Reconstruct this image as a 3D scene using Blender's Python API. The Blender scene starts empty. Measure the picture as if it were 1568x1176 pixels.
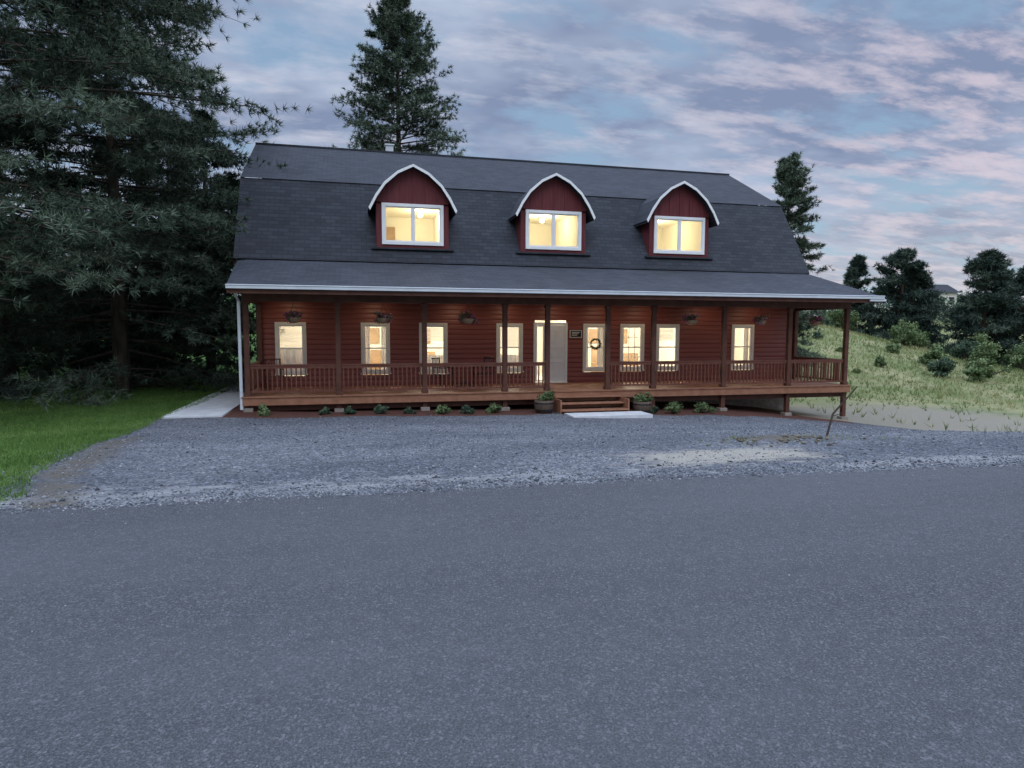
import bpy, numpy as np, math, random
from mathutils import Matrix, Vector
random.seed(3); rng=np.random.default_rng(5)
scene=bpy.context.scene
C=bpy.context.collection
# ---------------------------------------------------------------- node helpers
def newmat(name):
    m=bpy.data.materials.new(name); m.use_nodes=True
    nt=m.node_tree; b=nt.nodes['Principled BSDF']; return m,nt,b
def noise(nt,scale,detail=4,vec=None,rough=.55):
    n=nt.nodes.new('ShaderNodeTexNoise'); n.inputs['Scale'].default_value=scale; n.inputs['Detail'].default_value=detail
    n.inputs['Roughness'].default_value=rough
    if vec is not None: nt.links.new(vec,n.inputs['Vector'])
    return n.outputs['Fac']
def pos(nt):
    return nt.nodes.new('ShaderNodeNewGeometry').outputs['Position']
def ramp(nt,fac,stops):
    r=nt.nodes.new('ShaderNodeValToRGB'); e=r.color_ramp.elements
    while len(e)<len(stops): e.new(.5)
    for i,(p,c) in enumerate(stops):
        e[i].position=p; e[i].color=(c[0],c[1],c[2],1) if hasattr(c,'__len__') else (c,c,c,1)
    nt.links.new(fac,r.inputs[0]); return r.outputs[0]
def mixc(nt,fac,a,b,mode='MIX'):
    m=nt.nodes.new('ShaderNodeMix'); m.data_type='RGBA'; m.blend_type=mode
    for s,v in ((m.inputs[0],fac),(m.inputs[6],a),(m.inputs[7],b)):
        if isinstance(v,(int,float)): s.default_value=v
        elif isinstance(v,tuple): s.default_value=(*v,1)
        else: nt.links.new(v,s)
    return m.outputs[2]
def math_(nt,op,a,b=0.,c=None):
    m=nt.nodes.new('ShaderNodeMath'); m.operation=op
    for i,v in enumerate((a,b) if c is None else (a,b,c)):
        if isinstance(v,(int,float)): m.inputs[i].default_value=v
        else: nt.links.new(v,m.inputs[i])
    return m.outputs[0]
def bump(nt,b,h,strength=.4,dist=.02):
    n=nt.nodes.new('ShaderNodeBump'); n.inputs['Strength'].default_value=strength; n.inputs['Distance'].default_value=dist
    nt.links.new(h,n.inputs['Height']); nt.links.new(n.outputs[0],b.inputs['Normal'])
def mapping(nt,vec,scale):
    m=nt.nodes.new('ShaderNodeMapping'); m.inputs['Scale'].default_value=scale; nt.links.new(vec,m.inputs[0]); return m.outputs[0]
def attr(nt,name):
    a=nt.nodes.new('ShaderNodeAttribute'); a.attribute_name=name; return a.outputs['Fac']
def simple(name,a,b,scale=6,rough=.7,bs=.3,bd=.01,stretch=(1,1,1),metal=0,spec=.3):
    m,nt,p=newmat(name); v=mapping(nt,pos(nt),stretch)
    f=noise(nt,scale,4,v)
    nt.links.new(ramp(nt,f,[(.3,a),(.7,b)]),p.inputs['Base Color'])
    p.inputs['Roughness'].default_value=rough; p.inputs['Metallic'].default_value=metal
    p.inputs['Specular IOR Level'].default_value=spec
    if bs: bump(nt,p,noise(nt,scale*6,2,v),bs,bd)
    return m
# ---------------------------------------------------------------- mesh helpers
class MB:
    def __init__(s): s.v=[];s.f=[]
    def box(s,x0,x1,y0,y1,z0,z1):
        n=len(s.v); s.v+=[(x0,y0,z0),(x1,y0,z0),(x1,y1,z0),(x0,y1,z0),(x0,y0,z1),(x1,y0,z1),(x1,y1,z1),(x0,y1,z1)]
        s.f+=[tuple(n+i for i in q) for q in ((0,3,2,1),(4,5,6,7),(0,1,5,4),(1,2,6,5),(2,3,7,6),(3,0,4,7))]
        return s
    def poly(s,pts):
        n=len(s.v); s.v+=list(pts); s.f.append(tuple(range(n,n+len(pts)))); return s
    def beam(s,a,b,r,r2=None,n=6):
        a=Vector(a);b=Vector(b);d=(b-a).normalized(); r2=r if r2 is None else r2
        u=d.cross(Vector((0,0,1))) if abs(d.z)<.95 else d.cross(Vector((1,0,0))); u.normalize(); w=d.cross(u)
        k=len(s.v)
        for c,rr in ((a,r),(b,r2)):
            for i in range(n):
                t=2*math.pi*i/n; s.v.append(tuple(c+u*math.cos(t)*rr+w*math.sin(t)*rr))
        for i in range(n):
            j=(i+1)%n; s.f.append((k+i,k+j,k+n+j,k+n+i))
        s.f.append(tuple(k+i for i in range(n))[::-1]); s.f.append(tuple(k+n+i for i in range(n)))
        return s
    def lathe(s,c,prof,n=16):
        k=len(s.v)
        for r,z in prof:
            for i in range(n):
                t=2*math.pi*i/n; s.v.append((c[0]+r*math.cos(t),c[1]+r*math.sin(t),c[2]+z))
        for a in range(len(prof)-1):
            for i in range(n):
                j=(i+1)%n; s.f.append((k+a*n+i,k+a*n+j,k+(a+1)*n+j,k+(a+1)*n+i))
        return s
    def obj(s,name,mat,parent=None,bevel=0,smooth=False):
        me=bpy.data.meshes.new(name); me.from_pydata(s.v,[],s.f); me.materials.append(mat); me.update()
        if smooth:
            for p in me.polygons:p.use_smooth=True
        o=bpy.data.objects.new(name,me); C.objects.link(o)
        if bevel:
            b=o.modifiers.new('b','BEVEL'); b.width=bevel; b.segments=1; b.limit_method='ANGLE'
        if parent:o.parent=parent
        return o
def empty(name,loc=(0,0,0)):
    o=bpy.data.objects.new(name,None); o.empty_display_size=.1; C.objects.link(o); return o
def npmesh(name,V,F,mat,shade=None,parent=None,smooth=False):
    V=np.asarray(V,np.float32);F=np.asarray(F,np.int32);k=F.shape[1]
    me=bpy.data.meshes.new(name); me.vertices.add(len(V)); me.vertices.foreach_set('co',V.ravel())
    me.loops.add(F.size); me.loops.foreach_set('vertex_index',F.ravel())
    me.polygons.add(len(F)); me.polygons.foreach_set('loop_start',np.arange(0,F.size,k,dtype=np.int32))
    try: me.polygons.foreach_set('loop_total',np.full(len(F),k,np.int32))
    except Exception: pass
    if shade is not None:
        for nm,arr in (shade.items() if isinstance(shade,dict) else {'shade':shade}.items()):
            a=me.attributes.new(nm,'FLOAT','POINT'); a.data.foreach_set('value',np.asarray(arr,np.float32))
    me.materials.append(mat); me.update(calc_edges=True); me.validate()
    if smooth: me.polygons.foreach_set('use_smooth',np.ones(len(F),bool))
    o=bpy.data.objects.new(name,me); C.objects.link(o)
    if parent:o.parent=parent
    return o
# ---------------------------------------------------------------- terrain
def ss(t): t=np.clip(t,0,1); return t*t*(3-2*t)
_ph=rng.uniform(0,6.28,(12,)); _dir=rng.uniform(0,6.28,(12,))
def wav(x,y,s):
    o=0
    for i in range(12):
        k=s*(1+.55*i); o=o+np.sin(k*(x*np.cos(_dir[i])+y*np.sin(_dir[i]))+_ph[i])/(1+.5*i)
    return o/3
def road_edge(x): return -15.0-.045*(x-2)+.08*np.sin(x*.35)
def ground(x,y):
    x=np.asarray(x,float);y=np.asarray(y,float)
    zh=np.interp(x,[-60,-20,-3,6,12,16.4,20,40,90],[-.3,-.45,-.42,-.6,-.8,-1.2,-1.45,-1.8,-6])
    t=ss((y-road_edge(x))/11.)
    z=.124+(zh-.124)*t
    amp=np.interp(x,[14,20,30,40,60,85],[0,3.0,5.2,5.0,2.0,-1.])
    z=z+amp*ss((y-3)/34.)*t
    z=z+.02*wav(x,y,.8)*ss((y-road_edge(x)-.3)/2)+.12*wav(x,y,.25)*ss((y+2)/10)*ss((np.abs(x-6)-11)/6)
    z=np.where(y<-29.5,.1+.0*x,z)
    d=np.hypot(x,y+21)
    z=z+ss((d-120)/260.)*(18+10*wav(x,y,.012))-ss((d-60)/60)*3*ss((y-20)/40)
    z=z+15*np.exp(-((x-127)**2+(y-104)**2)/38.**2)
    return z
xs=np.concatenate([-14-np.geomspace(.3,420,46)[::-1],np.arange(-14,24,.17),24+np.geomspace(.3,420,60)])
ys=np.concatenate([-16.5-np.geomspace(.4,350,26)[::-1],np.arange(-16.5,-2,.14),np.arange(-2,10,.4),10+np.geomspace(.5,450,60)])
X,Y=np.meshgrid(xs,ys); Z=ground(X,Y)
nx,ny=len(xs),len(ys)
idx=np.arange(nx*ny).reshape(ny,nx)
F=np.stack([idx[:-1,:-1],idx[:-1,1:],idx[1:,1:],idx[1:,:-1]],-1).reshape(-1,4)
def lawn_x(y): return np.interp(y,[-16,-13.1,-9.4,-6,-3.9,0,10],[-2.9,-3.9,-4.5,-4.7,-4.9,-4.6,-4.6])
lawn=ss((lawn_x(Y)-X)/.8+.5)
Yb=np.interp(X,[-5,15.5,17,19,22,30,60],[-3.0,-3.2,-4.6,-8.8,-10.6,-12.2,-13])
wild=ss((Y-Yb)/1.2+.5)*ss((X-15)/1.+.5)
behind=ss((Y-1)/2.)*(1-lawn)*(X<16)
wild=np.maximum(wild,behind)
wild=np.maximum(wild,(Y<-29)*1.)
tan=ss((8-Y+ .25*(X-20))/10)*wild*ss((32-X)/11)
edge=np.exp(-((Y-road_edge(X)-.45)/.45)**2)*(.75+.35*np.sin(X*.9+1)*np.sin(X*.37))
patch=np.exp(-(np.abs((X-5.0)/1.75)**3+np.abs((Y+13.75)/.75)**3))
mound=np.exp(-((X-6.9)/.75)**2-((Y+12.55)/.45)**2)
Z=Z+mound*.10*(1+.8*wav(X,Y,6))
soil=np.maximum(np.exp(-((X-lawn_x(Y)-.45)/.45)**2)*ss((-Y-6)/3)*.8,mound*1.1)
mulch=ss((Y+4.25+.25*wav(X,Y*0,1.5))/.4)*ss((-Y+.5)/.5)*ss((X+3.6)/.4)*ss((16.2-X)/.5)*(1-np.exp(-np.abs((X-7)/1.4)**6))
# --- ground material
m_ground,nt,b=newmat('ground_mat'); P=pos(nt)
n_f=noise(nt,38,3,P,.7); n_m=noise(nt,3.5,5,P,.65); n_l=noise(nt,.55,4,mapping(nt,P,(.5,1,1)))
vor=nt.nodes.new('ShaderNodeTexVoronoi'); vor.inputs['Scale'].default_value=34; nt.links.new(P,vor.inputs['Vector'])
vgrey=ramp(nt,vor.outputs['Color'],[(0.1,(.08,.085,.095)),(.6,(.18,.19,.207)),(.95,(.39,.4,.415))])
grav=mixc(nt,ramp(nt,n_l,[(.38,0),(.62,1)]),mixc(nt,1.0,vgrey,(.66,.68,.71),'MULTIPLY'),vgrey)
grav=mixc(nt,math_(nt,'MULTIPLY',ramp(nt,n_m,[(.48,0),(.62,1)]),.6),grav,(.105,.11,.12))
n_e=noise(nt,4,5,mapping(nt,P,(.4,1,1)),.7)
grav=mixc(nt,math_(nt,'MULTIPLY',ramp(nt,n_e,[(.55,0),(.7,1)]),.45),grav,(.3,.305,.31))
def thr(name,amt=.6,lo=.4,hi=.6,n=None):
    n=n_m if n is None else n
    v=math_(nt,'ADD',attr(nt,name),math_(nt,'MULTIPLY',math_(nt,'SUBTRACT',n,.5),amt)); return ramp(nt,v,[(lo,0),(hi,1)])
col=mixc(nt,math_(nt,'MULTIPLY',thr('edge',2.8,.55,1.1,n_e),.8),grav,mixc(nt,n_f,(.18,.185,.19),(.44,.435,.42)))
col=mixc(nt,thr('patch',2.0,.4,.95,n_e),col,mixc(nt,n_f,(.26,.24,.2),(.5,.46,.38)))
col=mixc(nt,thr('soil',1.5,.45,.8,n_e),col,mixc(nt,n_f,(.075,.066,.052),(.2,.18,.15)))
col=mixc(nt,thr('mulch',.8),col,mixc(nt,n_f,(.06,.028,.022),(.2,.095,.07)))
w_l=noise(nt,.35,5,P,.65)
wildc=mixc(nt,ramp(nt,w_l,[(.38,0),(.62,1)]),mixc(nt,n_f,(.12,.16,.055),(.21,.25,.095)),mixc(nt,n_f,(.26,.255,.12),(.4,.37,.2)))
wildc=mixc(nt,thr('tan',1.4,.4,.8,n_m),wildc,mixc(nt,n_f,(.22,.2,.15),(.36,.325,.25)))
col=mixc(nt,thr('wild',.9),col,wildc)
col=mixc(nt,thr('lawn',1.0),col,mixc(nt,ramp(nt,n_m,[(.3,0),(.7,1)]),(.05,.1,.022),(.1,.18,.04)))
nt.links.new(col,b.inputs['Base Color']); b.inputs['Roughness'].default_value=.95; b.inputs['Specular IOR Level'].default_value=.15
h=math_(nt,'ADD',vor.outputs['Distance'],math_(nt,'MULTIPLY',n_m,2.))
bump(nt,b,h,.9,.035)
V=np.stack([X,Y,Z],-1).reshape(-1,3)
npmesh('ground',V,F,m_ground,dict(lawn=lawn.ravel(),wild=wild.ravel(),tan=tan.ravel(),edge=edge.ravel(),patch=patch.ravel(),soil=soil.ravel(),mulch=mulch.ravel()),smooth=True)
# --- road
m_road,nt,b=newmat('asphalt'); P=pos(nt)
a1=noise(nt,105,2,P,.8); a2=noise(nt,.5,4,mapping(nt,P,(.3,1,1))); a3=noise(nt,7,4,P,.75)
vr=nt.nodes.new('ShaderNodeTexVoronoi'); vr.inputs['Scale'].default_value=85; nt.links.new(P,vr.inputs['Vector'])
base=ramp(nt,a1,[(.3,(.026,.028,.031)),(.52,(.068,.071,.077)),(.74,(.19,.195,.203))])
base=mixc(nt,math_(nt,'MULTIPLY',ramp(nt,vr.outputs['Color'],[(.66,0),(.98,1)]),.65),base,(.25,.255,.265))
base=mixc(nt,math_(nt,'MULTIPLY',ramp(nt,a2,[(.38,0),(.66,1)]),.45),base,(.125,.129,.136))
base=mixc(nt,math_(nt,'MULTIPLY',ramp(nt,a3,[(.3,1),(.55,0)]),.3),base,(.04,.042,.046))
nt.links.new(base,b.inputs['Base Color']); b.inputs['Roughness'].default_value=.8; b.inputs['Specular IOR Level'].default_value=.35
bump(nt,b,math_(nt,'ADD',a1,vr.outputs['Distance']),1.0,.009)
rx=np.concatenate([-14-np.geomspace(.5,380,40)[::-1],np.arange(-14,26,.09),26+np.geomspace(.5,380,40)])
ej=road_edge(rx)+.09*wav(rx,rx*0,3.)+.05*wav(rx,rx*0,1.)+rng.uniform(-.035,.035,len(rx))
rows=[ej,ej-.4]+[np.full(len(rx),y) for y in (-17,-19,-21,-24,-28.5)]
zr_=[.127,.131,.145,.16,.165,.15,.128]
V=np.concatenate([np.stack([rx,r,np.full(len(rx),z)],-1) for r,z in zip(rows,zr_)])
n=len(rx); I=np.arange(len(V)).reshape(len(rows),n)
F=np.stack([I[1:,:-1],I[1:,1:],I[:-1,1:],I[:-1,:-1]],-1).reshape(-1,4)
npmesh('road',V,F,m_road,smooth=True)
# --- loose stones
def shade_mat(name,stops,rough=.9,trans=0):
    m,nt,b=newmat(name); c=ramp(nt,attr(nt,'shade'),stops)
    out=nt.nodes['Material Output']; nt.nodes.remove(b)
    d=nt.nodes.new('ShaderNodeBsdfDiffuse'); nt.links.new(c,d.inputs[0]); nt.links.new(d.outputs[0],out.inputs[0])
    return m
def stones(name,px,py,size,mat,zoff=None):
    n=len(px); o=np.array([[1,0,0],[-1,0,0],[0,1,0],[0,-1,0],[0,0,.7],[0,0,-.7]])
    V=o[None]*rng.uniform(.6,1.3,(n,6,1))*size[:,None,None]
    a=rng.uniform(0,6.28,n); c,s=np.cos(a)[:,None],np.sin(a)[:,None]
    V=np.stack([V[...,0]*c-V[...,1]*s,V[...,0]*s+V[...,1]*c,V[...,2]],-1)
    V[...,0]+=px[:,None];V[...,1]+=py[:,None];V[...,2]+=((ground(px,py) if zoff is None else zoff)+size*.25)[:,None]
    f=np.array([[0,2,4],[2,1,4],[1,3,4],[3,0,4],[2,0,5],[1,2,5],[3,1,5],[0,3,5]])
    F=(f[None]+6*np.arange(n)[:,None,None]).reshape(-1,3)
    npmesh(name,V.reshape(-1,3),F,mat,np.repeat(rng.uniform(0,1,n),6))
m_stone=shade_mat('stone_mat',[(0,(.06,.066,.074)),(.6,(.17,.18,.195)),(1,(.39,.39,.39))])
n=36000; px=rng.uniform(-5,22,n); py=rng.uniform(-15,-4,n)
e=rng.random(n)<.25; py[e]=road_edge(px[e])+np.abs(rng.normal(0,.4,e.sum()))-.12
k=(px>lawn_x(py)-.3)&~((px>16)&(py>np.interp(px,[15.5,17,19,22],[-3.2,-4.6,-8.8,-10.6])))
px,py=px[k],py[k]
stones('loose_gravel',px,py,rng.uniform(.005,.017,len(px))*np.where(rng.random(len(px))<.05,2.0,1),m_stone)
roadz=lambda py:np.interp(py,[-28.5,-24,-21,-19,-17,-15.6,-15],[.128,.15,.165,.16,.145,.131,.127])
n=1100; px=rng.uniform(-4,12,n); py=road_edge(px)-np.abs(rng.normal(0,.45,n))-.05; py[:220]=road_edge(px[:220])-np.abs(rng.normal(0,2.2,220))
stones('road_grit',px,py,rng.uniform(.003,.009,n),m_stone,roadz(py))
n=160; px=rng.normal(6.9,.55,n); py=rng.normal(-12.55,.28,n)
m_clod=shade_mat('clod_mat',[(0,(.07,.058,.045)),(1,(.24,.2,.15))]); stones('dirt_clods',px,py,rng.uniform(.015,.045,n),m_clod,ground(px,py)+.09*np.exp(-((px-6.9)/.75)**2-((py+12.55)/.45)**2))
# ---------------------------------------------------------------- foliage
def needles(P,D,n,L,W,spread,shade,sv=.15):
    N=len(P); d=D[:,None,:]+rng.normal(0,spread,(N,n,3)); d/=np.linalg.norm(d,axis=-1,keepdims=True)+1e-9
    r=rng.normal(0,1,(N,n,3)); p=np.cross(d,r); p/=np.linalg.norm(p,axis=-1,keepdims=True)+1e-9
    l=L*rng.uniform(.6,1.15,(N,n,1)); base=P[:,None,:]+d*l*.05
    V=np.stack([base-p*W,base+p*W,base+d*l],2).reshape(-1,3)
    sh=np.clip(np.repeat(shade,n*3)+np.repeat(rng.normal(0,sv,N*n),3),0,1)
    return V,np.arange(len(V)).reshape(-1,3),sh
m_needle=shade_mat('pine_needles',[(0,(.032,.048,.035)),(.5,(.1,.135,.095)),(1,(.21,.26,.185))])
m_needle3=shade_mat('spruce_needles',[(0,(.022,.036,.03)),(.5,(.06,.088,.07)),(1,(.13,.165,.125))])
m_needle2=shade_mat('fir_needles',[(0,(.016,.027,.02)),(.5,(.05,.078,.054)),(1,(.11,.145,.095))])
m_bark=simple('bark',(.03,.024,.02),(.1,.075,.055),5,.95,.8,.03,(1,1,.25))
def conifer(name,loc,H,zb,R,prof,nbr,ntw,ntuft,nn,L,W,spread=.6,mat=None,seed=1,elev=(-.15,.5),droop=.25,sag=0,jit=.25,trunk=.3,lean=(0,0)):
    g=np.random.default_rng(seed); x0,y0=loc; z0=float(ground(x0,y0))
    par=empty(name); mb=MB()
    segs=8
    for i in range(segs):
        a,b_=i/segs,(i+1)/segs
        mb.beam((x0+lean[0]*a,y0+lean[1]*a,z0+H*a-.1*(i==0)),(x0+lean[0]*b_,y0+lean[1]*b_,z0+H*b_),trunk*(1-a)*.95+.02,trunk*(1-b_)*.95+.02,9)
    PP=[];DD=[];SS=[]
    for i in range(nbr):
        t=(i+g.random())/nbr; t=t**.92
        z=zb+(H-zb)*t; r=R*np.interp(t,prof[0],prof[1])*g.uniform(1-jit,1+jit*.6)
        az=g.uniform(0,6.283)
        el=elev[0]+(elev[1]-elev[0])*t+g.normal(0,.1); dirh=np.array([math.cos(az),math.sin(az),0]); side=np.array([-dirh[1],dirh[0],0])
        bend=g.normal(0,.12)
        org=np.array([x0+lean[0]*z/H,y0+lean[1]*z/H,z0+z])
        f=lambda s: org+dirh*r*s+side*bend*r*s*s+np.array([0,0,1])*(r*s*math.tan(el)-droop*r*s*s*(1-.45*s))
        ps=[f(s) for s in (0,.3,.6,.85,1)]
        for q in range(4): mb.beam(ps[q],ps[q+1],max(.012,trunk*.16*(1-.23*q)*r/R),max(.008,trunk*.16*(1-.23*(q+1))*r/R),4)
        bs=g.uniform(.05,.9)
        for j in range(ntw):
            s=g.uniform(.1,1)**.7; base=f(s); tan_=(f(min(s+.05,1.05))-f(s-.05)); tan_/=np.linalg.norm(tan_)
            sg=1 if j%2 else -1; an=g.uniform(.3,1.1)*sg; td=tan_*math.cos(an)+side*math.sin(an)+np.array([0,0,g.uniform(-.25,.25)-sag])
            td/=np.linalg.norm(td); tl=r*(.14+.3*(1-s))*g.uniform(.5,1.2)+L
            tl=min(tl,R*.33)
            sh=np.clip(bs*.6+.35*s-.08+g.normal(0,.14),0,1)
            if j%3==0: mb.beam(base,base+td*tl,.012,.006,3)
            for q in range(ntuft):
                u=(q+g.random())/ntuft
                PP.append(base+td*tl*u+g.normal(0,L*.22,3)+np.array([0,0,-sag*.4*u*tl])); DD.append(td*(.5+.5*u)+np.array([0,0,.12])); SS.append(sh)
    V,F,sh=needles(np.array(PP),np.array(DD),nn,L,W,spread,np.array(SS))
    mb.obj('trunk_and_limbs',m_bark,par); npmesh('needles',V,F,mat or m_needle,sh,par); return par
full=([0,.15,.5,.8,1],[.8,1,.85,.5,.08]); cone=([0,.1,.4,.75,1],[.85,1,.72,.34,.02])
conifer('ponderosa_pine',(-10.3,-1.6),19.5,3.0,7.5,([0,.12,.5,.8,1],[.9,1,.95,.65,.1]),150,24,5,20,.22,.012,.75,seed=11,elev=(-.05,.45),droop=.24,trunk=.4)
conifer('ponderosa_pine',(-8.0,3.9),17.0,.2,5.6,([0,.12,.5,.8,1],[.95,1,.85,.5,.05]),160,19,5,15,.26,.016,.8,seed=12,elev=(-.1,.4),droop=.3,trunk=.28)
conifer('fir_tree',(-5.9,8.2),11.0,.2,3.9,cone,110,15,4,12,.24,.02,.75,seed=13,droop=.2,mat=m_needle2,trunk=.2)
conifer('fir_tree',(-12.6,6.5),17,.3,6,full,110,16,4,13,.3,.022,.8,seed=14,droop=.2,mat=m_needle2,trunk=.3)
conifer('fir_tree',(-9.5,12),12,.2,4.6,full,90,14,4,12,.32,.024,.8,seed=15,mat=m_needle2,trunk=.25)
conifer('fir_tree',(-15.5,1.5),16,.2,6,full,110,16,4,13,.3,.022,.8,seed=16,mat=m_needle3,trunk=.3)
conifer('spruce_tree',(2.7,16.6),21.2,3,3.9,([0,.3,.55,.8,1],[1,1,.78,.42,.04]),300,15,3,12,.26,.02,.8,seed=21,elev=(-.1,.75),droop=.25,jit=.32,trunk=.32,mat=m_needle)
conifer('spruce_tree',(24.3,11.3),12.4,.5,2.0,([0,.3,.6,.85,1],[1,.95,.75,.5,.1]),190,12,3,12,.24,.018,.8,seed=22,elev=(-.1,.7),droop=.25,jit=.35,trunk=.2,mat=m_needle)
conifer('fir_tree',(50.4,29.7),8.6,.2,2.9,([0,.2,.6,.85,1],[.9,1,.85,.5,.1]),90,11,3,12,.45,.04,.9,seed=41,mat=m_needle3,elev=(-.1,.6),trunk=.25)
conifer('fir_tree',(52.8,30.7),7.6,.2,2.2,([0,.2,.6,.85,1],[.9,1,.85,.5,.1]),70,10,3,12,.45,.04,.9,seed=42,mat=m_needle3,elev=(-.1,.6),trunk=.25)
conifer('fir_tree',(47.6,32.3),7.6,.2,1.7,cone,70,9,3,12,.4,.04,.9,seed=43,mat=m_needle3,trunk=.2)
conifer('fir_tree',(51.6,22.3),8.8,.2,2.8,full,90,11,3,12,.45,.04,.9,seed=44,mat=m_needle3,elev=(0,.7),trunk=.25)
conifer('fir_tree',(55.8,21.7),8.0,.2,3.6,full,90,11,3,12,.45,.04,.9,seed=45,mat=m_needle3,elev=(0,.7),trunk=.25)
conifer('fir_tree',(60,22),9,.2,3.8,full,90,11,3,12,.45,.04,.9,seed=46,mat=m_needle3,elev=(0,.7),trunk=.25)
def leafmass(blobs,n,leaf,seed,shell=.75):
    g=np.random.default_rng(seed); P=[];S=[];Nn=[]
    tot=sum(b[3]*b[3] for b in blobs)
    for (x,y,z,r,sh) in blobs:
        k=max(8,int(n*r*r/tot)); d=g.normal(0,1,(k,3)); d/=np.linalg.norm(d,axis=1,keepdims=True)
        rad=r*(shell+(1-shell)*g.random(k)**.6)*g.uniform(.75,1.25,k); lump=1+.18*np.sin(d[:,0]*5+x)*np.sin(d[:,1]*6+y)+.12*np.sin(d[:,2]*9+z)
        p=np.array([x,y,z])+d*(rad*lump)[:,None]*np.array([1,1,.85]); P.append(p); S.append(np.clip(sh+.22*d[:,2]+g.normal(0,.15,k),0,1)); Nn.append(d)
    P=np.concatenate(P);S=np.concatenate(S);Nn=np.concatenate(Nn); k=len(P)
    a=np.cross(Nn+g.normal(0,.6,(k,3)),g.normal(0,1,(k,3))); a/=np.linalg.norm(a,axis=1,keepdims=True); b=np.cross(a,Nn+g.normal(0,.5,(k,3))); b/=np.linalg.norm(b,axis=1,keepdims=True)
    l=leaf*g.uniform(.6,1.3,(k,1)); V=np.stack([P-a*l,P-b*l*.6,P+a*l,P+b*l*.6],1).reshape(-1,3)
    return V,np.arange(len(V)).reshape(-1,4),np.repeat(S,4)
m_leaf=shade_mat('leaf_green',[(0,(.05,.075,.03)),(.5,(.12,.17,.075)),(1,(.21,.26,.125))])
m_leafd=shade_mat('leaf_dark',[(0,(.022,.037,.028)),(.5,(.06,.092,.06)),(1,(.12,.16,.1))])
g=np.random.default_rng(77); bl=[]
for i in range(150):
    x=g.uniform(45,150); y=g.uniform(38,70)-.25*(x-45)+g.normal(0,3); r=g.uniform(1.0,2.6); bl.append((x,y,float(ground(x,y))+r*.6,r,g.uniform(.25,.75)))
for i in range(60):
    x=g.uniform(100,150); y=104+(127-x)*.6+g.uniform(-25,8); r=g.uniform(2,4); bl.append((x,y,float(ground(x,y))+r*.4,r,g.uniform(.3,.7)))
for i in range(70):
    x=g.uniform(-60,-8); y=g.uniform(14,30); r=g.uniform(2.5,4.5); bl.append((x,y,float(ground(x,y))+g.uniform(.5,7),r,g.uniform(.0,.35)))
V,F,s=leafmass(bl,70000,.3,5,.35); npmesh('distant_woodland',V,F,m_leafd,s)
def shrub(name,x,y,r,seed,mat=m_leaf,n=700,leaf=.07,h=1.,parent=None,base=None):
    g=np.random.default_rng(seed); z0=float(ground(x,y)) if base is None else base; bl=[]
    par=empty(name) if parent is None else parent
    mb=MB()
    for i in range(14):
        a=g.uniform(0,6.28); q=r*g.uniform(0,.85); rr=r*g.uniform(.18,.42); c=(x+q*math.cos(a),y+q*math.sin(a),z0+rr*.5+r*h*g.uniform(0,.9)*(1-.5*q/r)); bl.append((*c,rr,g.uniform(.25,.75)))
        mb.beam((x,y,z0-.03),c,r*.04,r*.015,4)
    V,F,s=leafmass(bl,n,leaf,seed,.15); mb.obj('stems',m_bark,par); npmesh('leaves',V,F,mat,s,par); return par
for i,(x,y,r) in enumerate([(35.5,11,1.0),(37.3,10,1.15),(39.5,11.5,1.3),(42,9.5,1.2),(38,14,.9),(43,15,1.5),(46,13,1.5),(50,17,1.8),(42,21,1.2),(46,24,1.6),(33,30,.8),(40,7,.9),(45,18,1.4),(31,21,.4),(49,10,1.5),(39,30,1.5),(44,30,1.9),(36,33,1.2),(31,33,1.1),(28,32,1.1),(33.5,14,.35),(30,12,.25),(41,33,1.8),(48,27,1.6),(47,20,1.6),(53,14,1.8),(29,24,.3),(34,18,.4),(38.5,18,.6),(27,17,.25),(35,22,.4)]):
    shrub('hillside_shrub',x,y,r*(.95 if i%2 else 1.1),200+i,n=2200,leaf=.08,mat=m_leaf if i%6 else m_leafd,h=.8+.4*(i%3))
for i,(x,y,r,mt) in enumerate([(-2.35,-3.5,.28,m_leaf),(-.75,-3.5,.2,m_leafd),(-.15,-3.5,.19,m_leafd),(.7,-3.5,.26,m_leafd),(1.5,-3.5,.19,m_leafd),(2.45,-3.5,.32,m_leaf),(3.1,-3.55,.24,m_leafd),(3.95,-3.5,.27,m_leaf),(9.6,-3.55,.38,m_leaf),(10.7,-3.45,.38,m_leaf),(8.95,-3.6,.22,m_leafd)]):
    shrub('garden_shrub',x,y,r,300+i,mat=mt,n=1000,leaf=.028,h=.8)
# grass
def blades(name,px,py,hmin,hmax,w,mat,per=3,spread=.5,sv=.15,sh=None):
    P=np.stack([px,py,ground(px,py)-.005],-1); D=np.tile([0,0,1.],(len(P),1)); V,F,s=needles(P,D,per,1,w,spread,rng.uniform(.1,.9,len(P)) if sh is None else sh)
    V=V.reshape(-1,3,3); sc=rng.uniform(hmin,hmax,(len(V),1)); V[:,2]=V[:,0]*.5+V[:,1]*.5+(V[:,2]-V[:,0])*sc; npmesh(name,V.reshape(-1,3),F,mat,s)
m_grass=shade_mat('lawn_grass',[(0,(.05,.1,.022)),(.6,(.115,.2,.05)),(1,(.21,.29,.095))])
m_wild=shade_mat('wild_grass',[(0,(.1,.14,.05)),(.5,(.2,.24,.095)),(.8,(.32,.31,.15)),(1,(.43,.39,.22))])
n=50000; py=rng.uniform(-14.5,7,n); px=lawn_x(py)+.2-rng.uniform(0,1,n)**1.3*11; blades('lawn_grass',px,py,.03,.075,.005,m_grass,3,.5,sh=np.clip(.5+.35*wav(px,py,1.1)+rng.normal(0,.15,n),0,1))
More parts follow.
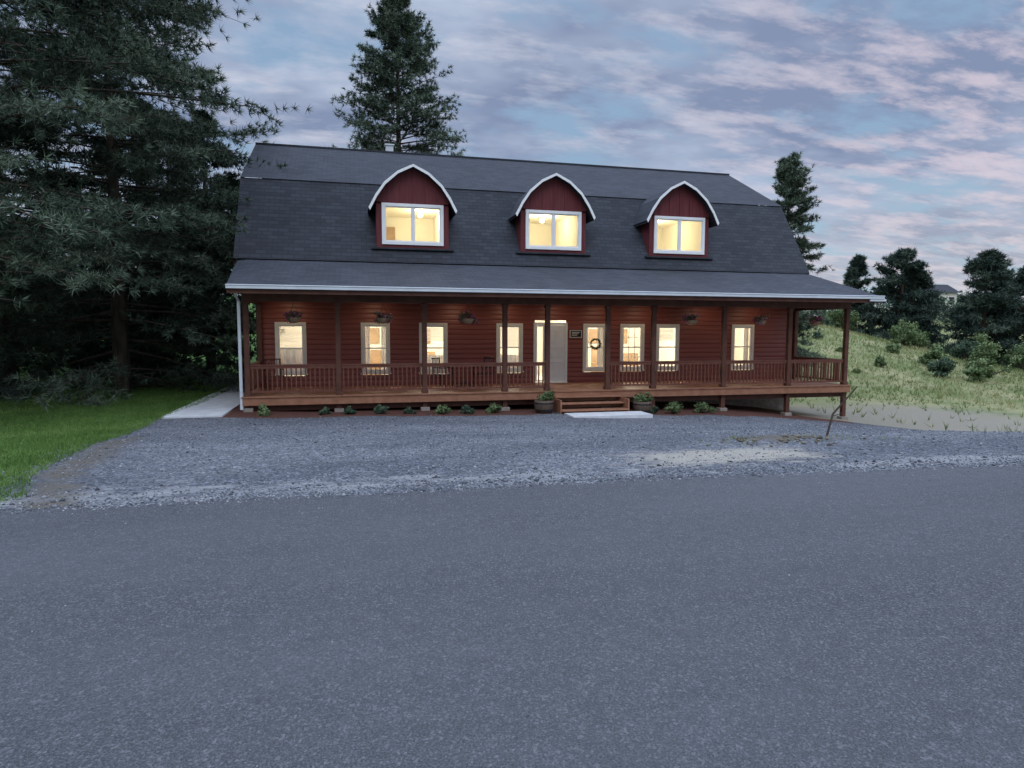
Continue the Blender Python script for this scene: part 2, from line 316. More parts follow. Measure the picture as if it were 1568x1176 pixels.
n=26000; px=rng.uniform(16.5,60,n); py=rng.uniform(-8,40,n); k=(py>np.interp(px,[15.5,17,19,22,30],[-3,-4.4,-8.6,-10,-10]))&(rng.random(n)<np.clip((py+.4*(px-20)-1)/13,.06,1)); px,py=px[k],py[k]
blades('wild_grass',px,py,.12,.36,.014,m_wild,5,.45,sh=np.clip(.5+.5*wav(px,py,.35)+rng.normal(0,.2,len(px)),0,1))
n=130; px=rng.normal(6.9,.7,n); py=rng.normal(-12.5,.3,n); blades('weed_tufts',px,py,.03,.10,.006,m_wild,4,.8)
# ---------------------------------------------------------------- house
house=empty('gambrel_house')
m_sid=simple('red_siding',(.19,.042,.028),(.26,.066,.043),2.5,.45,.2,.003,(.3,1,6),spec=.5)
m_wood=simple('porch_wood',(.075,.03,.02),(.13,.055,.035),4,.6,.3,.004,(1,1,1))
m_rail=simple('railing_wood',(.12,.043,.028),(.18,.07,.045),4,.6,.3,.004,(1,1,1))
m_deck=simple('deck_wood',(.24,.11,.06),(.36,.17,.1),5,.55,.3,.004,(1,4,1))
m_ceil=simple('ceiling_wood',(.16,.08,.045),(.26,.14,.08),5,.6,.3,.004,(.4,4,1))
m_white=simple('white_trim',(.76,.76,.74),(.84,.84,.82),3,.45,.1,.002)
m_gut=simple('gutter_metal',(.55,.58,.6),(.66,.7,.72),2,.35,.05,.002)
m_cream=simple('cream_trim',(.72,.68,.58),(.8,.76,.66),3,.5,.1,.002)
m_int=simple('interior_wall',(.78,.75,.67),(.85,.82,.74),.8,.8,0)
m_conc=simple('concrete',(.5,.51,.51),(.66,.66,.65),3,.9,.3,.006)
m_pier=simple('pier_concrete',(.2,.17,.14),(.34,.3,.25),5,.9,.3,.006)
m_dark=simple('dark_metal',(.015,.015,.017),(.04,.04,.042),5,.45,.1,.002,metal=.3)
m_cur=simple('curtain_cloth',(.82,.8,.76),(.9,.88,.85),9,.9,.2,.02,(3,1,.2))
def shingles(name,zs,k=1.):
    m,nt,b=newmat(name); v=pos(nt)
    sx=nt.nodes.new('ShaderNodeSeparateXYZ'); nt.links.new(v,sx.inputs[0]); cx=nt.nodes.new('ShaderNodeCombineXYZ'); nt.links.new(sx.outputs[0],cx.inputs[0]); nt.links.new(math_(nt,'MULTIPLY',sx.outputs[2],zs),cx.inputs[1])
    br=nt.nodes.new('ShaderNodeTexBrick'); nt.links.new(cx.outputs[0],br.inputs['Vector']); br.inputs['Scale'].default_value=1; br.inputs['Brick Width'].default_value=.32; br.inputs['Row Height'].default_value=.145
    br.inputs['Mortar Size'].default_value=.012; br.inputs['Color1'].default_value=(.018*k,.02*k,.025*k,1); br.inputs['Color2'].default_value=(.056*k,.061*k,.072*k,1); br.inputs['Mortar'].default_value=(.006,.007,.009,1)
    c=mixc(nt,.4,br.outputs['Color'],ramp(nt,noise(nt,.9,4,v),[(.3,(.02*k,.023*k,.028*k)),(.7,(.044*k,.048*k,.057*k))])); c=mixc(nt,math_(nt,'MULTIPLY',noise(nt,120,1,v),.4),c,(.06*k,.065*k,.078*k))
    nt.links.new(c,b.inputs['Base Color']); b.inputs['Roughness'].default_value=.85; b.inputs['Specular IOR Level'].default_value=.3
    bump(nt,b,math_(nt,'MULTIPLY',br.outputs['Fac'],-2),.6,.01); return m
m_sh1=shingles('shingles_steep',1.15,.85); m_sh2=shingles('shingles_upper',2.1,.95); m_sh3=shingles('shingles_porch',3.3,1.1)
XWL,XWR=-2.90,16.42; XL,XR=-3.50,16.80; HD=5.48; DEP=2*HD
wins=[(-2.39,-1.44),(.25,1.18),(2.13,3.08),(4.75,5.69),(7.88,8.78),(9.28,10.22),(10.68,11.6),(13.75,14.69)]
WB,WT=.40,2.07; door=(6.07,7.30,0.0,2.10)
opens=[(a+.06,b-.06,WB+.06,WT-.06) for a,b in wins]+[(door[0]+.05,door[1]-.05,-.1,door[3]-.05)]
mb=MB(); rh=.165; z=-.30
while z<4.0:
    iv=[(XWL,XWR)]
    for a,b_,c,d in opens:
        if c<z+rh and d>z:
            niv=[]
            for p,q in iv:
                if a<=p or a>=q: niv.append((p,q)) if not(a<=p and b_>p) else None
                else: niv+= [(p,a),(b_,q)]
            iv=niv
    for p,q in iv:
        cs=[(-.02,0),(-.036,.02),(-.038,.06),(-.03,.12),(-.02,rh)]
        for (ya,za),(yb,zb) in zip(cs[:-1],cs[1:]): mb.poly([(p,ya,z+za),(q,ya,z+za),(q,yb,z+zb),(p,yb,z+zb)])
        for e_ in (p,q): mb.poly([(e_,ya,z+za) for ya,za in cs])
    z+=rh
mb.obj('front_siding',m_sid,house)
mb=MB()
for xx in (XWL,XWR):
    mb.poly([(xx,0,-.3),(xx,DEP,-.3),(xx,DEP,3.9),(xx,DEP-1.8,6.6),(xx,HD,8.75),(xx,1.8,6.6),(xx,0,3.9)])
mb.poly([(XWL,DEP,-.3),(XWR,DEP,-.3),(XWR,DEP,4),(XWL,DEP,4)])
mb.obj('end_walls',m_sid,house)
MB().box(XWL+.02,XWR-.02,.03,DEP-.03,-3,-.31).obj('foundation',m_pier,house)
mb=MB()
for xx in (XWL-.04,XWR-.06): mb.box(xx,xx+.1,-.06,.06,0,2.8)
mb.obj('corner_boards',m_wood,house)
# roof
dorm=[1.966,6.77,11.52]; dw=1.12
def yl(z): return -.3+.665*(z-4.045)
mb=MB()
def strip(x0,x1,z0,z1): mb.poly([(x0,yl(z0),z0),(x1,yl(z0),z0),(x1,yl(z1),z1),(x0,yl(z1),z1)])
strip(XL,XR,4.0,4.50); strip(XL,XR,6.12,6.81)
xx=XL
for d in dorm: strip(xx,d-dw,4.50,6.12); xx=d+dw
strip(xx,XR,4.50,6.12)
mb.poly([(XL,DEP+.3,4.0),(XR,DEP+.3,4.0),(XR,DEP-1.54,6.81),(XL,DEP-1.54,6.81)])
mb.obj('roof_lower_slope',m_sh1,house)
mb=MB(); mb.poly([(XL,1.50,6.815),(XR,1.50,6.815),(XR,HD,8.95),(XL,HD,8.95)]); mb.poly([(XL,DEP-1.5,6.815),(XR,DEP-1.5,6.815),(XR,HD,8.95),(XL,HD,8.95)])
mb.box(XL,XR,HD-.12,HD+.12,8.90,8.965)
mb.obj('roof_upper_slope',m_sh2,house)
mb=MB(); pr=[(-.3,4.0),(1.53,6.79),(HD,8.93),(DEP-1.53,6.79),(DEP+.3,4.0)]
for xx in (XL+.002,XR-.032):
    for (y0,z0),(y1,z1) in zip(pr[:-1],pr[1:]):
        a=[(y0,z0),(y1,z1),(y1,z1-.2),(y0,z0-.2)]
        mb.poly([(xx,*q) for q in a]); mb.poly([(xx+.03,*q) for q in a]); mb.poly([(xx,y0,z0-.2),(xx+.03,y0,z0-.2),(xx+.03,y1,z1-.2),(xx,y1,z1-.2)])
mb.obj('rake_boards',m_wood,house)
pXL=-3.12
mb=MB(); A=(-3.85,2.965);B=(.02,4.06)
mb.poly([(pXL,*A),(XR,*A),(XR,*B),(pXL,*B)]); mb.poly([(pXL-.3,-.02,4.0),(pXL,-3.85,2.965),(pXL,.02,4.06)])
mb.obj('porch_roof',m_sh3,house)
mb=MB()
for xx in (pXL+.01,XR-.01): mb.poly([(xx,-3.84,2.95),(xx,0,4.04),(xx,0,2.86),(xx,-3.84,2.86)])
mb.obj('porch_roof_ends',m_sid,house)
MB().box(pXL+.02,XR-.02,-3.83,-.05,2.84,2.87).obj('porch_ceiling',m_ceil,house)
mb=MB(); mb.box(pXL,XR+.04,-3.95,-3.86,2.875,2.975); mb.box(pXL,XR+.04,-3.965,-3.95,2.955,2.985)
mb.box(XR-.5,XR+.12,-3.93,-3.87,2.80,2.874)
mb.obj('gutter',m_gut,house,.01)
mb=MB(); mb.box(pXL+.01,XR-.01,-3.855,-3.832,2.76,2.95); mb.obj('fascia_board',m_wood,house)
mb=MB(); mb.box(-3.02,-2.94,-2.95,-2.88,-.36,2.6); mb.beam((-2.98,-2.92,2.6),(-2.98,-3.85,2.9),.035,.035,6); mb.obj('downspout',m_gut,house,.01)
posts=[-2.83,-.41,2.02,4.42,5.75,7.71,9.26,11.75,14.19,16.43]
mb=MB(); pier=MB(); fy=-2.77
for x in posts:
    gz=float(ground(x,fy)); mb.box(x-.07,x+.07,fy-.07,fy+.07,gz+.08,2.6); mb.box(x-.09,x+.09,fy-.09,fy+.09,.0,.10); mb.box(x-.09,x+.09,fy-.09,fy+.09,2.5,2.6)
    pier.box(x-.13,x+.13,fy-.13,fy+.13,gz-.2,gz+.10)
for x in (XWL+.07,XWR-.0): mb.box(x-.07,x+.07,-.20,-.065,0,2.6)
mb.obj('porch_posts',m_wood,house,.008); pier.obj('post_piers',m_pier,house,.01)
mb=MB(); mb.box(-2.92,16.52,fy-.06,fy+.06,2.602,2.838)
for x in (-2.83,16.43): mb.box(x-.06,x+.06,fy+.062,-.07,2.60,2.836)
mb.obj('porch_beam',m_wood,house,.006)
mb=MB(); y=-2.98
while y<-.06: mb.box(-2.98,16.56,y,y+.135,-.035,.0); y+=.142
mb.obj('deck_boards',m_deck,house)
mb=MB(); mb.box(-2.96,16.54,-2.95,-2.905,-.25,-.037); mb.box(-2.96,-2.92,-2.9,0,-.25,-.037); mb.box(16.50,16.54,-2.9,0,-.25,-.037)
mb.obj('deck_fascia',m_deck,house,.005)
MB().box(-2.9,16.48,-2.72,-2.62,-.42,-.26).obj('deck_girder',m_wood,house)
mb=MB()
for i in range(3): mb.box(5.86,7.98,-3.28-.30*i+.0,-2.955-.30*i if i else -2.955,-.19-.17*i,-.15-.17*i)
for i in range(3): mb.box(5.88,7.96,-3.0-.30*i,-2.97-.30*i,-.32-.17*i,-.192-.17*i)
for x in (5.84,7.96): mb.box(x,x+.04,-3.85,-2.955,-.66,-.20)
mb.obj('porch_steps',m_deck,house,.004)
mb=MB()
def rail(x0,x1):
    mb.box(x0,x1,fy-.035,fy+.035,.83,.87); mb.box(x0,x1,fy-.02,fy+.02,.76,.828); mb.box(x0,x1,fy-.02,fy+.02,.09,.15)
    n=int((x1-x0)/.125)
    for i in range(n):
        x=x0+(i+.5)*(x1-x0)/n; mb.box(x-.018,x+.018,fy-.018,fy+.018,.152,.758)
for a,b_ in zip(posts[:-1],posts[1:]):
    if a==5.75: continue
    rail(a+.072,b_-.072)
for x in (-2.83,16.43):
    mb.box(x-.035,x+.035,fy+.072,-.21,.83,.87); mb.box(x-.02,x+.02,fy+.072,-.21,.76,.828); mb.box(x-.02,x+.02,fy+.072,-.21,.09,.15)
    for i in range(19): y=fy+.14+i*.128; mb.box(x-.018,x+.018,y-.018,y+.018,.152,.758)
mb.obj('porch_railing',m_rail,house)
# windows (lower)
glass,nt,b=newmat('window_glass'); out=nt.nodes['Material Output']; tr=nt.nodes.new('ShaderNodeBsdfTransparent'); gl=nt.nodes.new('ShaderNodeBsdfGlossy'); gl.inputs['Roughness'].default_value=.02
fr=nt.nodes.new('ShaderNodeFresnel'); fr.inputs[0].default_value=1.5; mx=nt.nodes.new('ShaderNodeMixShader'); nt.links.new(fr.outputs[0],mx.inputs[0]); nt.links.new(tr.outputs[0],mx.inputs[1]); nt.links.new(gl.outputs[0],mx.inputs[2]); nt.links.new(mx.outputs[0],out.inputs[0])
trim=MB();sash=MB();gp=MB();cur=MB()
def frame(mb,x0,x1,z0,z1,w,y0,y1,sill=0):
    mb.box(x0,x0+w,y0,y1,z0,z1); mb.box(x1-w,x1,y0,y1,z0,z1); mb.box(x0+w,x1-w,y0,y1,z1-w,z1); mb.box(x0+w,x1-w,y0,y1,z0,z0+w)
def wavy(x0,x1,z0,z1,y):
    n=14
    for k in range(n):
        xa=x0+(x1-x0)*k/n; xb=x0+(x1-x0)*(k+1)/n; cur.poly([(xa,y+.02*math.sin(k*1.9),z0),(xb,y+.02*math.sin((k+1)*1.9),z0),(xb,y+.02*math.sin((k+1)*1.9),z1),(xa,y+.02*math.sin(k*1.9),z1)])
def blind(x0,x1,z0,z1,y):
    z=z0
    while z<z1: cur.poly([(x0,y,z),(x1,y,z),(x1,y+.022,z+.03),(x0,y+.022,z+.03)]); z+=.045
for i,(a,b_) in enumerate(wins):
    frame(trim,a,b_,WB,WT,.095,-.07,-.002)
    trim.box(a-.03,b_+.03,-.11,-.072,WB-.02,WB+.03)
    frame(sash,a+.095,b_-.095,WB+.095,WT-.095,.045,-.045,.03)
    mid=(WB+WT)/2; sash.box(a+.14,b_-.14,-.035,.025,mid-.022,mid+.022)
    if i==5:
        for k in (1,2): xx=a+.14+(b_-a-.28)*k/3; sash.box(xx-.01,xx+.01,-.022,.0,WB+.14,WT-.14)
        for k in (1,3): zz=WB+.14+(WT-WB-.28)*k/4; sash.box(a+.14,b_-.14,-.024,-.003,zz-.01,zz+.01)
    gp.poly([(a+.14,.035,WB+.14),(b_-.14,.035,WB+.14),(b_-.14,.035,WT-.14),(a+.14,.035,WT-.14)])
    if i in (0,2,3,6): blind(a+.1,b_-.1,(mid-.02 if i in (0,3) else WT-.6),WT-.1,.15)
    if i==0: wavy(a+.05,b_-.05,WB,mid,.2)
    if i in (1,4,7): wavy(a+.05,a+.3,WB,WT,.19); wavy(b_-.27,b_-.05,WB,WT,.19)
    if i in (2,3): wavy(a+.05,b_-.05,WB,mid-.25,.19)
trim.obj('window_trim',m_cream,house,.004)
d0,d1,_,dt=door; trim2=MB(); frame(trim2,d0,d1,-.1,dt,.085,-.07,-.002); trim2.box(d0+.40,d0+.47,-.06,.02,0,dt-.086)
trim2.box(d0,d1,-.12,-.072,.002,.03); trim2.obj('door_frame',m_white,house,.004)
dr=MB(); x0,x1=d0+.475,d1-.09; dr.box(x0,x1,-.03,.01,.03,dt-.09)
for (za,zb_) in ((.18,.75),(.9,1.25),(1.4,1.85)):
    for (xa,xb) in ((x0+.09,(x0+x1)/2-.03),((x0+x1)/2+.03,x1-.09)):
        frame(dr,xa,xb,za,zb_,.025,-.044,-.032); dr.box(xa+.06,xb-.06,-.040,-.032,za+.06,zb_-.06)
dr.obj('front_door',m_white,house,.003)
kn=MB(); kn.beam((x0+.06,-.10,1.0),(x0+.06,-.03,1.0),.028,.02,10); kn.beam((x0+.06,-.06,1.15),(x0+.06,-.03,1.15),.028,.028,10); kn.obj('door_knob',m_dark,house)
frame(sash,d0+.086,d0+.398,.05,dt-.09,.05,-.03,.02); gp.poly([(d0+.13,.03,.1),(d0+.36,.03,.1),(d0+.36,.03,dt-.13),(d0+.13,.03,dt-.13)])
# dormers
m_panel=simple('dormer_board',(.10,.018,.022),(.15,.032,.036),3,.6,.2,.004,(6,1,.4))
body=MB();drf=MB();fas=MB()
for d in dorm:
    P=[(-1.42,5.70),(-1.2,6.12),(-.92,6.52),(-.5,6.88),(0,7.12),(.5,6.88),(.92,6.52),(1.2,6.12),(1.42,5.70)]
    yf=-.02; wx0,wx1,wz0,wz1=d-1.0,d+1.0,4.60,5.92
    body.box(d-1.17,wx0+.03,yf,yf+.1,4.42,5.95); body.box(wx1-.03,d+1.17,yf,yf+.1,4.42,5.95)
    body.poly([(d-1.17,yf,5.90),(d+1.17,yf,5.90),(d+1.17,yf,6.08),(d+.9,yf,6.45),(d+.45,yf,6.86),(d,yf,7.08),(d-.45,yf,6.86),(d-.9,yf,6.45),(d-1.17,yf,6.08)])
    for k in (-.8,-.4,0,.4,.8): body.box(d+k-.02,d+k+.02,yf-.02,yf-.001,5.97,6.5+(.38-abs(k)*.7 if abs(k)<.5 else -.05))
    body.box(wx0+.03,wx1-.03,yf,yf+.1,4.42,4.64)
    body.box(d-1.19,d-1.13,yf+.1,yl(6.0)+.1,4.3,6.0); body.box(d+1.13,d+1.19,yf+.1,yl(6.0)+.1,4.3,6.0)
    drf.box(d-1.34,d+1.34,-.14,-.021,4.44,4.49)
    for (xa,za),(xb,zb_) in zip(P[:-1],P[1:]):
        drf.poly([(d+xa,-.32,za),(d+xb,-.32,zb_),(d+xb,2.2,zb_),(d+xa,2.2,za)])
        drf.poly([(d+xa*.985,-.31,za-.07),(d+xb*.985,-.31,zb_-.07),(d+xb*.985,1.9,zb_-.07),(d+xa*.985,1.9,za-.07)])
        fas.poly([(d+xa,-.325,za+.01),(d+xb,-.325,zb_+.01),(d+xb*.965,-.325,zb_-.075),(d+xa*.965,-.325,za-.075)])
        fas.poly([(d+xa,-.325,za+.01),(d+xb,-.325,zb_+.01),(d+xb,-.30,zb_+.01),(d+xa,-.30,za+.01)])
        fas.poly([(d+xa*.965,-.325,za-.075),(d+xb*.965,-.325,zb_-.075),(d+xb*.965,-.30,zb_-.075),(d+xa*.965,-.30,za-.075)])
    frame(sash,wx0,wx1,wz0,wz1,.10,yf-.045,yf+.05); sash.box(d-.03,d+.03,yf-.03,yf+.04,wz0+.1,wz1-.1)
    frame(sash,wx0+.1,d-.03,wz0+.1,wz1-.1,.035,yf-.02,yf+.03); frame(sash,d+.03,wx1-.1,wz0+.1,wz1-.1,.035,yf-.015,yf+.035)
    gp.poly([(wx0+.1,yf+.02,wz0+.1),(wx1-.1,yf+.02,wz0+.1),(wx1-.1,yf+.02,wz1-.1),(wx0+.1,yf+.02,wz1-.1)])
body.obj('dormer_walls',m_panel,house); drf.obj('dormer_roofs',m_sh2,house); fas.obj('dormer_trim',m_white,house)
sash.obj('window_sashes',m_white,house,.003); gp.obj('window_glass',glass,house); cur.obj('curtains',m_cur,house)
# interiors
ri=MB()
def room(x0,x1,y0,y1,z0,z1):
    ri.poly([(x0,y1,z0),(x1,y1,z0),(x1,y1,z1),(x0,y1,z1)]);ri.poly([(x0,y0,z0),(x0,y1,z0),(x0,y1,z1),(x0,y0,z1)]);ri.poly([(x1,y0,z0),(x1,y1,z0),(x1,y1,z1),(x1,y0,z1)])
    ri.poly([(x0,y0,z1),(x1,y0,z1),(x1,y1,z1),(x0,y1,z1)]);ri.poly([(x0,y0,z0),(x1,y0,z0),(x1,y1,z0),(x0,y1,z0)])
def lamp(name,typ,loc,e,col=(1,.92,.74),**k):
    l=bpy.data.lights.new(name,typ); l.energy=e; l.color=col
    for a,v in k.items(): setattr(l,a,v)
    o=bpy.data.objects.new(name,l); o.location=loc; C.objects.link(o); o.parent=house; return o
glob=MB()
for i,d in enumerate(dorm):
    room(d-1.11,d+1.11,.09,3.6,4.43,6.07); lamp('room_lamp','POINT',(d+(.45,.2,-.1)[i],1.9,5.75),50,(1,.85,.52),shadow_soft_size=.12)
    glob.lathe((d+(.45,.2,-.1)[i],2.1,5.95),[(.0,-.10),(.08,-.07),(.11,0),(.08,.07),(0,.09)],14)
rooms=[(-2.8,1.7),(1.72,4.2),(4.22,8.0-.2),(7.82,12.5),(12.52,16.3)]
for x0,x1 in rooms:
    room(x0,x1,.10,4.2,.01,2.7); lamp('room_lamp','POINT',((x0+x1)/2,1.9,2.35),170 if x1-x0<4 else 250,shadow_soft_size=.15)
ri.obj('interior_rooms',m_int,house)
m_glob,nt,b=newmat('lamp_globe'); b.inputs['Emission Color'].default_value=(1,.92,.72,1); b.inputs['Emission Strength'].default_value=2; glob.obj('ceiling_lamps',m_glob,house)
fu=MB()
for (x,y,w,h_,d_) in ((.7,2.5,.35,1.1,.3),(2.6,3.2,.5,1.0,.3),(9.8,2.6,.5,1.2,.3),(11.0,3.0,.5,.9,.3),(14.2,2.8,.5,1.5,.3),(5.2,3,.5,.9,.4)):
    fu.box(x-w,x+w,y,y+d_,.02,h_*.45); fu.box(x-w,x+w,y+d_*.8,y+d_,h_*.45,h_); fu.box(x-w*.8,x+w*.8,4.12,4.16,1.3,1.9)
for d in dorm: fu.box(d-.9,d-.35,3.5,3.55,4.5,5.7)
m_furn=simple('furniture_wood',(.3,.2,.12),(.45,.32,.2),3,.6,.1); fu.obj('furniture',m_furn,house,.01)
can=MB()
for x in (-1.9,.72,3.4,5.2,6.9,8.6,10.2,12.6,14.6):
    can.lathe((x,-1.0,2.838),[(.0,-.004),(.05,-.004),(.065,.0)],14)
    o=lamp('soffit_light','SPOT',(x,-1.0,2.81),15,(1,.74,.48),spot_size=math.radians(150),spot_blend=1.0,shadow_soft_size=.06)
    o.rotation_euler=(math.radians(30),0,0)
can.obj('soffit_light_trims',m_glob,house)
mb=MB(); mb.box(1.42,1.72,HD+.2,HD+.5,8.6,9.28); mb.box(1.38,1.76,HD+.16,HD+.54,9.281,9.33); mb.obj('roof_vent',m_gut,house)
# ---------------------------------------------------------------- objects
def slab(name,x0,x1,y0,y1,th=.04):
    mb=MB(); n=8
    ysl=np.linspace(y0,y1,n+1); zz=[float(max(ground(x0,y),ground(x1,y))) for y in ysl]
    for i in range(n):
        k=len(mb.v); a,b_=ysl[i],ysl[i+1]-.008
        mb.v+=[(x0,a,zz[i]-.2),(x1,a,zz[i]-.2),(x1,b_,zz[i+1]-.2),(x0,b_,zz[i+1]-.2),(x0,a,zz[i]+th),(x1,a,zz[i]+th),(x1,b_,zz[i+1]+th),(x0,b_,zz[i+1]+th)]
        mb.f+=[tuple(k+q for q in f) for f in ((0,3,2,1),(4,5,6,7),(0,1,5,4),(1,2,6,5),(2,3,7,6),(3,0,4,7))]
    mb.obj(name,m_conc)
slab('concrete_walkway',-4.75,-3.3,-3.9,7.5); slab('concrete_step_pad',5.95,8.35,-4.7,-3.87,.03)
m_flower=shade_mat('petals',[(0,(.4,.05,.16)),(.6,(.6,.14,.34)),(1,(.75,.45,.52))])
def basket(x,y):
    par=empty('hanging_basket'); z=2.16; mb=MB(); mb.lathe((x,y,z),[(.0,-.15),(.1,-.13),(.17,-.06),(.2,.02),(.18,.02),(.0,.0)],14); mb.obj('pot',m_furn,par,smooth=True)
    w=MB(); [w.beam((x+.19*math.cos(t),y+.19*math.sin(t),z+.02),(x,y,z+.42),.004,.004,4) for t in (0,2.09,4.19)]; w.beam((x,y,z+.42),(x,y,2.84),.004,.004,4); w.obj('hanger',m_dark,par)
    g=np.random.default_rng(int(x*10)+99); bl=[(x+g.uniform(-.22,.22),y+g.uniform(-.14,.14),z+g.uniform(-.08,.16),g.uniform(.08,.14),g.uniform(.3,.8)) for _ in range(12)]
    V,F,s=leafmass(bl,520,.028,int(x*7)+50,.2); npmesh('foliage',V,F,m_leaf,s,par)
    V,F,s=leafmass(bl,190,.034,int(x*7)+51,1.0); npmesh('flowers',V,F,m_flower,s,par)
for x,y in ((-1.62,-2.45),(.85,-2.45),(3.35,-2.45),(10.75,-2.45),(13.3,-2.45)): basket(x,y)
basket(16.2,-1.5)
m_barrel=simple('barrel_wood',(.06,.04,.03),(.14,.1,.07),6,.8,.4,.01,(6,6,.5))
for x in (5.42,8.55):
    y=-3.55; z0=float(ground(x,y)); par=empty('barrel_planter'); mb=MB(); mb.lathe((x,y,z0),[(.0,0),(.22,0),(.27,.12),(.29,.25),(.28,.38),(.25,.38),(.24,.33),(0,.33)],20); mb.obj('barrel',m_barrel,par,smooth=True)
    mb=MB(); mb.lathe((x,y,z0),[(.262,.08),(.272,.08),(.28,.12),(.27,.12)],20); mb.lathe((x,y,z0),[(.286,.28),(.296,.28),(.293,.32),(.283,.32)],20); mb.obj('hoops',m_dark,par)
    g=np.random.default_rng(int(x)); bl=[(x+g.uniform(-.24,.24),y+g.uniform(-.18,.18),z0+.38+g.uniform(0,.2),g.uniform(.1,.16),g.uniform(.2,.7)) for _ in range(10)]
    V,F,s=leafmass(bl,900,.03,int(x)+60,.2); npmesh('foliage',V,F,m_leaf,s,par)
def chair(x,y,rot,mat=m_dark):
    par=empty('porch_chair'); mb=MB()
    mb.box(-.24,.24,-.24,.24,.42,.45)
    for a in (-.22,.22):
        mb.beam((a,-.22,0),(a,-.22,.64),.015); mb.beam((a,.22,0),(a,.26,.95),.015); mb.beam((a,-.24,.64),(a,.25,.66),.018)
    for i in range(6): a=-.2+.08*i; mb.beam((a,.23,.46),(a,.265,.92),.01,n=4)
    mb.beam((-.23,.262,.94),(.23,.262,.94),.02)
    mb.obj('frame',mat,par); par.location=(x,y,0.0); par.rotation_euler=(0,0,rot)
chair(2.75,-1.3,.9);chair(4.05,-1.3,-1.0);chair(-2.3,-1.2,.3,m_wood)
par=empty('porch_table'); mb=MB(); mb.lathe((3.4,-1.35,0),[(0,.70),(.42,.70),(.42,.73),(0,.73)],24); mb.beam((3.4,-1.35,.05),(3.4,-1.35,.70),.03)
for t in (0,2.09,4.19): mb.beam((3.4,-1.35,.2),(3.4+.32*math.cos(t),-1.35+.32*math.sin(t),.012),.018)
mb.obj('tabletop_and_pedestal',m_dark,par)
par=empty('wall_sign'); MB().box(7.40,7.80,-.08,-.047,1.60,1.82).obj('board',m_dark,par,.006)
mb=MB(); frame(mb,7.38,7.82,1.58,1.84,.02,-.09,-.046); [mb.box(7.45,7.75-.05*i,-.084,-.081,1.755-.05*i,1.775-.05*i) for i in range(3)]; mb.obj('lettering_and_border',m_cream,par)
par=empty('wreath'); bl=[(8.33+.17*math.cos(t),-.11,1.36+.17*math.sin(t),.05,.3) for t in np.linspace(0,6.28,16)[:-1]]
V,F,s=leafmass(bl,500,.025,8,.3); npmesh('greenery',V,F,m_leafd,s,par)
sx,sy=7.9,-12.3; sz=float(ground(sx,sy)); par=empty('leaning_stake'); mb=MB()
mb.beam((sx-.02,sy,sz-.1),(sx+.14,sy+.02,sz+.42),.02,.018,7); mb.beam((sx+.14,sy+.02,sz+.42),(sx+.5,sy-.1,sz+.9),.018,.012,7); mb.beam((sx+.13,sy+.02,sz+.38),(sx+.34,sy,sz+.44),.009,.005,5); mb.beam((sx+.3,sy-.03,sz+.64),(sx+.26,sy,sz+.80),.007,.004,5)
mb.obj('stake',m_bark,par)
hx,hy=127,100; hz=float(ground(hx,hy)); par=empty('distant_house'); MB().box(hx-4,hx+4,hy-3,hy+3,hz-3,hz+3.6).obj('walls',m_cream,par)
mb=MB(); zt=hz+3.6; mb.poly([(hx-4.5,hy-3.5,zt),(hx+4.5,hy-3.5,zt),(hx+4.5,hy,zt+2),(hx-4.5,hy,zt+2)]); mb.poly([(hx-4.5,hy+3.5,zt),(hx+4.5,hy+3.5,zt),(hx+4.5,hy,zt+2),(hx-4.5,hy,zt+2)])
for s_ in(-4,4): mb.poly([(hx+s_,hy-3,zt),(hx+s_,hy+3,zt),(hx+s_,hy,zt+1.8)])
mb.obj('roof',m_sh2,par); mb=MB(); [mb.box(hx+q,hx+q+1.3,hy-3.05,hy-3.003,hz+1,hz+2.6) for q in (-3.2,-.6,2)]; [mb.box(hx-4.05,hx-4.003,hy+q,hy+q+1.2,hz+1,hz+2.6) for q in (-2,1)]; mb.obj('windows',m_dark,par)
# ---------------------------------------------------------------- world
w=bpy.data.worlds.new('World'); scene.world=w; w.use_nodes=True; nt=w.node_tree; bg=nt.nodes['Background']
sky=nt.nodes.new('ShaderNodeTexSky'); sky.sky_type='NISHITA'; sky.sun_disc=False; sky.sun_elevation=math.radians(6); sky.sun_rotation=math.radians(200)
tc=nt.nodes.new('ShaderNodeTexCoord').outputs['Generated']; sp=nt.nodes.new('ShaderNodeSeparateXYZ'); nt.links.new(tc,sp.inputs[0])
zc=math_(nt,'MAXIMUM',sp.outputs[2],0.0); den=math_(nt,'ADD',zc,.16)
cb=nt.nodes.new('ShaderNodeCombineXYZ'); nt.links.new(math_(nt,'DIVIDE',sp.outputs[0],den),cb.inputs[0]); nt.links.new(math_(nt,'DIVIDE',sp.outputs[1],den),cb.inputs[1])
cv=cb.outputs[0]
n1=noise(nt,2.3,7,mapping(nt,cv,(.9,1.4,1)),.6); n2=noise(nt,.9,5,mapping(nt,cv,(.9,1.1,1)),.6); n3=noise(nt,4.6,6,mapping(nt,cv,(.7,1.5,1)),.62)
blue=mixc(nt,.2,(3.0,4.5,6.6),sky.outputs[0])
blue=mixc(nt,ramp(nt,zc,[(0,1),(.25,0)]),blue,(4.6,6.2,7.2))
ccol=mixc(nt,ramp(nt,n2,[(.42,0),(.6,1)]),(2.35,2.95,4.5),(4.6,5.4,7.0))
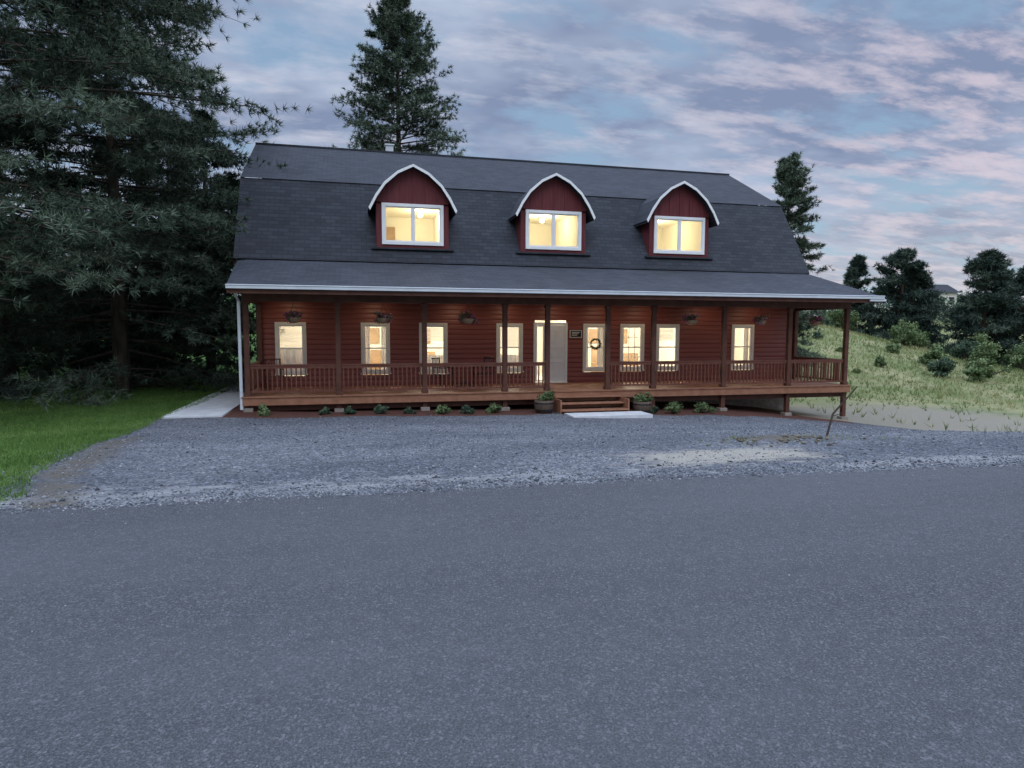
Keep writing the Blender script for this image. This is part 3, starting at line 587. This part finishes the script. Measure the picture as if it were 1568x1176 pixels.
ccol=mixc(nt,math_(nt,'MULTIPLY',ramp(nt,n3,[(.48,0),(.70,1)]),.65),ccol,(6.6,6.8,7.8))
# sunset-tinted clouds towards the right of the house (east of north)
east=ramp(nt,sp.outputs[0],[(.35,0),(.75,1)])
ccol=mixc(nt,math_(nt,'MULTIPLY',math_(nt,'MULTIPLY',east,ramp(nt,n3,[(.45,0),(.6,1)])),.6),ccol,(7.2,6.1,6.9))
ccol=mixc(nt,ramp(nt,zc,[(0.0,.6),(.2,0)]),ccol,(7.3,7.2,7.1))
mask=ramp(nt,n1,[(.36,0),(.50,1)])
c=mixc(nt,mask,blue,ccol)
zen=math_(nt,'ADD',1.0,math_(nt,'MULTIPLY',ramp(nt,zc,[(.43,0),(.75,1)]),3.7))  # added boost of the unseen overhead sky, to brighten the ground
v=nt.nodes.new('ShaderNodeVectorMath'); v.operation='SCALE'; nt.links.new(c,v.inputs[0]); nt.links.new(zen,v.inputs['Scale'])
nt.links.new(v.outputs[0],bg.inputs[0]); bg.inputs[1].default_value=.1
s=bpy.data.lights.new('sun','SUN'); s.energy=.55; s.angle=math.radians(30); s.color=(1,.92,.86)
so=bpy.data.objects.new('sun',s); C.objects.link(so); so.rotation_euler=(math.radians(50),0,math.radians(-20))
# ---------------------------------------------------------------- camera
cam=bpy.data.cameras.new('camera'); co=bpy.data.objects.new('camera',cam); C.objects.link(co)
a,p,r=.239,.083,.003
Fv=Vector((math.sin(a)*math.cos(p),math.cos(a)*math.cos(p),-math.sin(p))); R=Vector((math.cos(a),-math.sin(a),0)); U=R.cross(Fv)
R2=R*math.cos(r)+U*math.sin(r); U2=-R*math.sin(r)+U*math.cos(r)
M=Matrix((( R2.x,U2.x,-Fv.x,0),(R2.y,U2.y,-Fv.y,-21.834),(R2.z,U2.z,-Fv.z,1.848),(0,0,0,1))); co.matrix_world=M
cam.sensor_width=36; cam.lens=997.97*36/1568; cam.clip_end=2000; cam.clip_start=.05
scene.camera=co
scene.view_settings.view_transform='Standard'; scene.view_settings.look='None'; scene.view_settings.exposure=0
print('done')
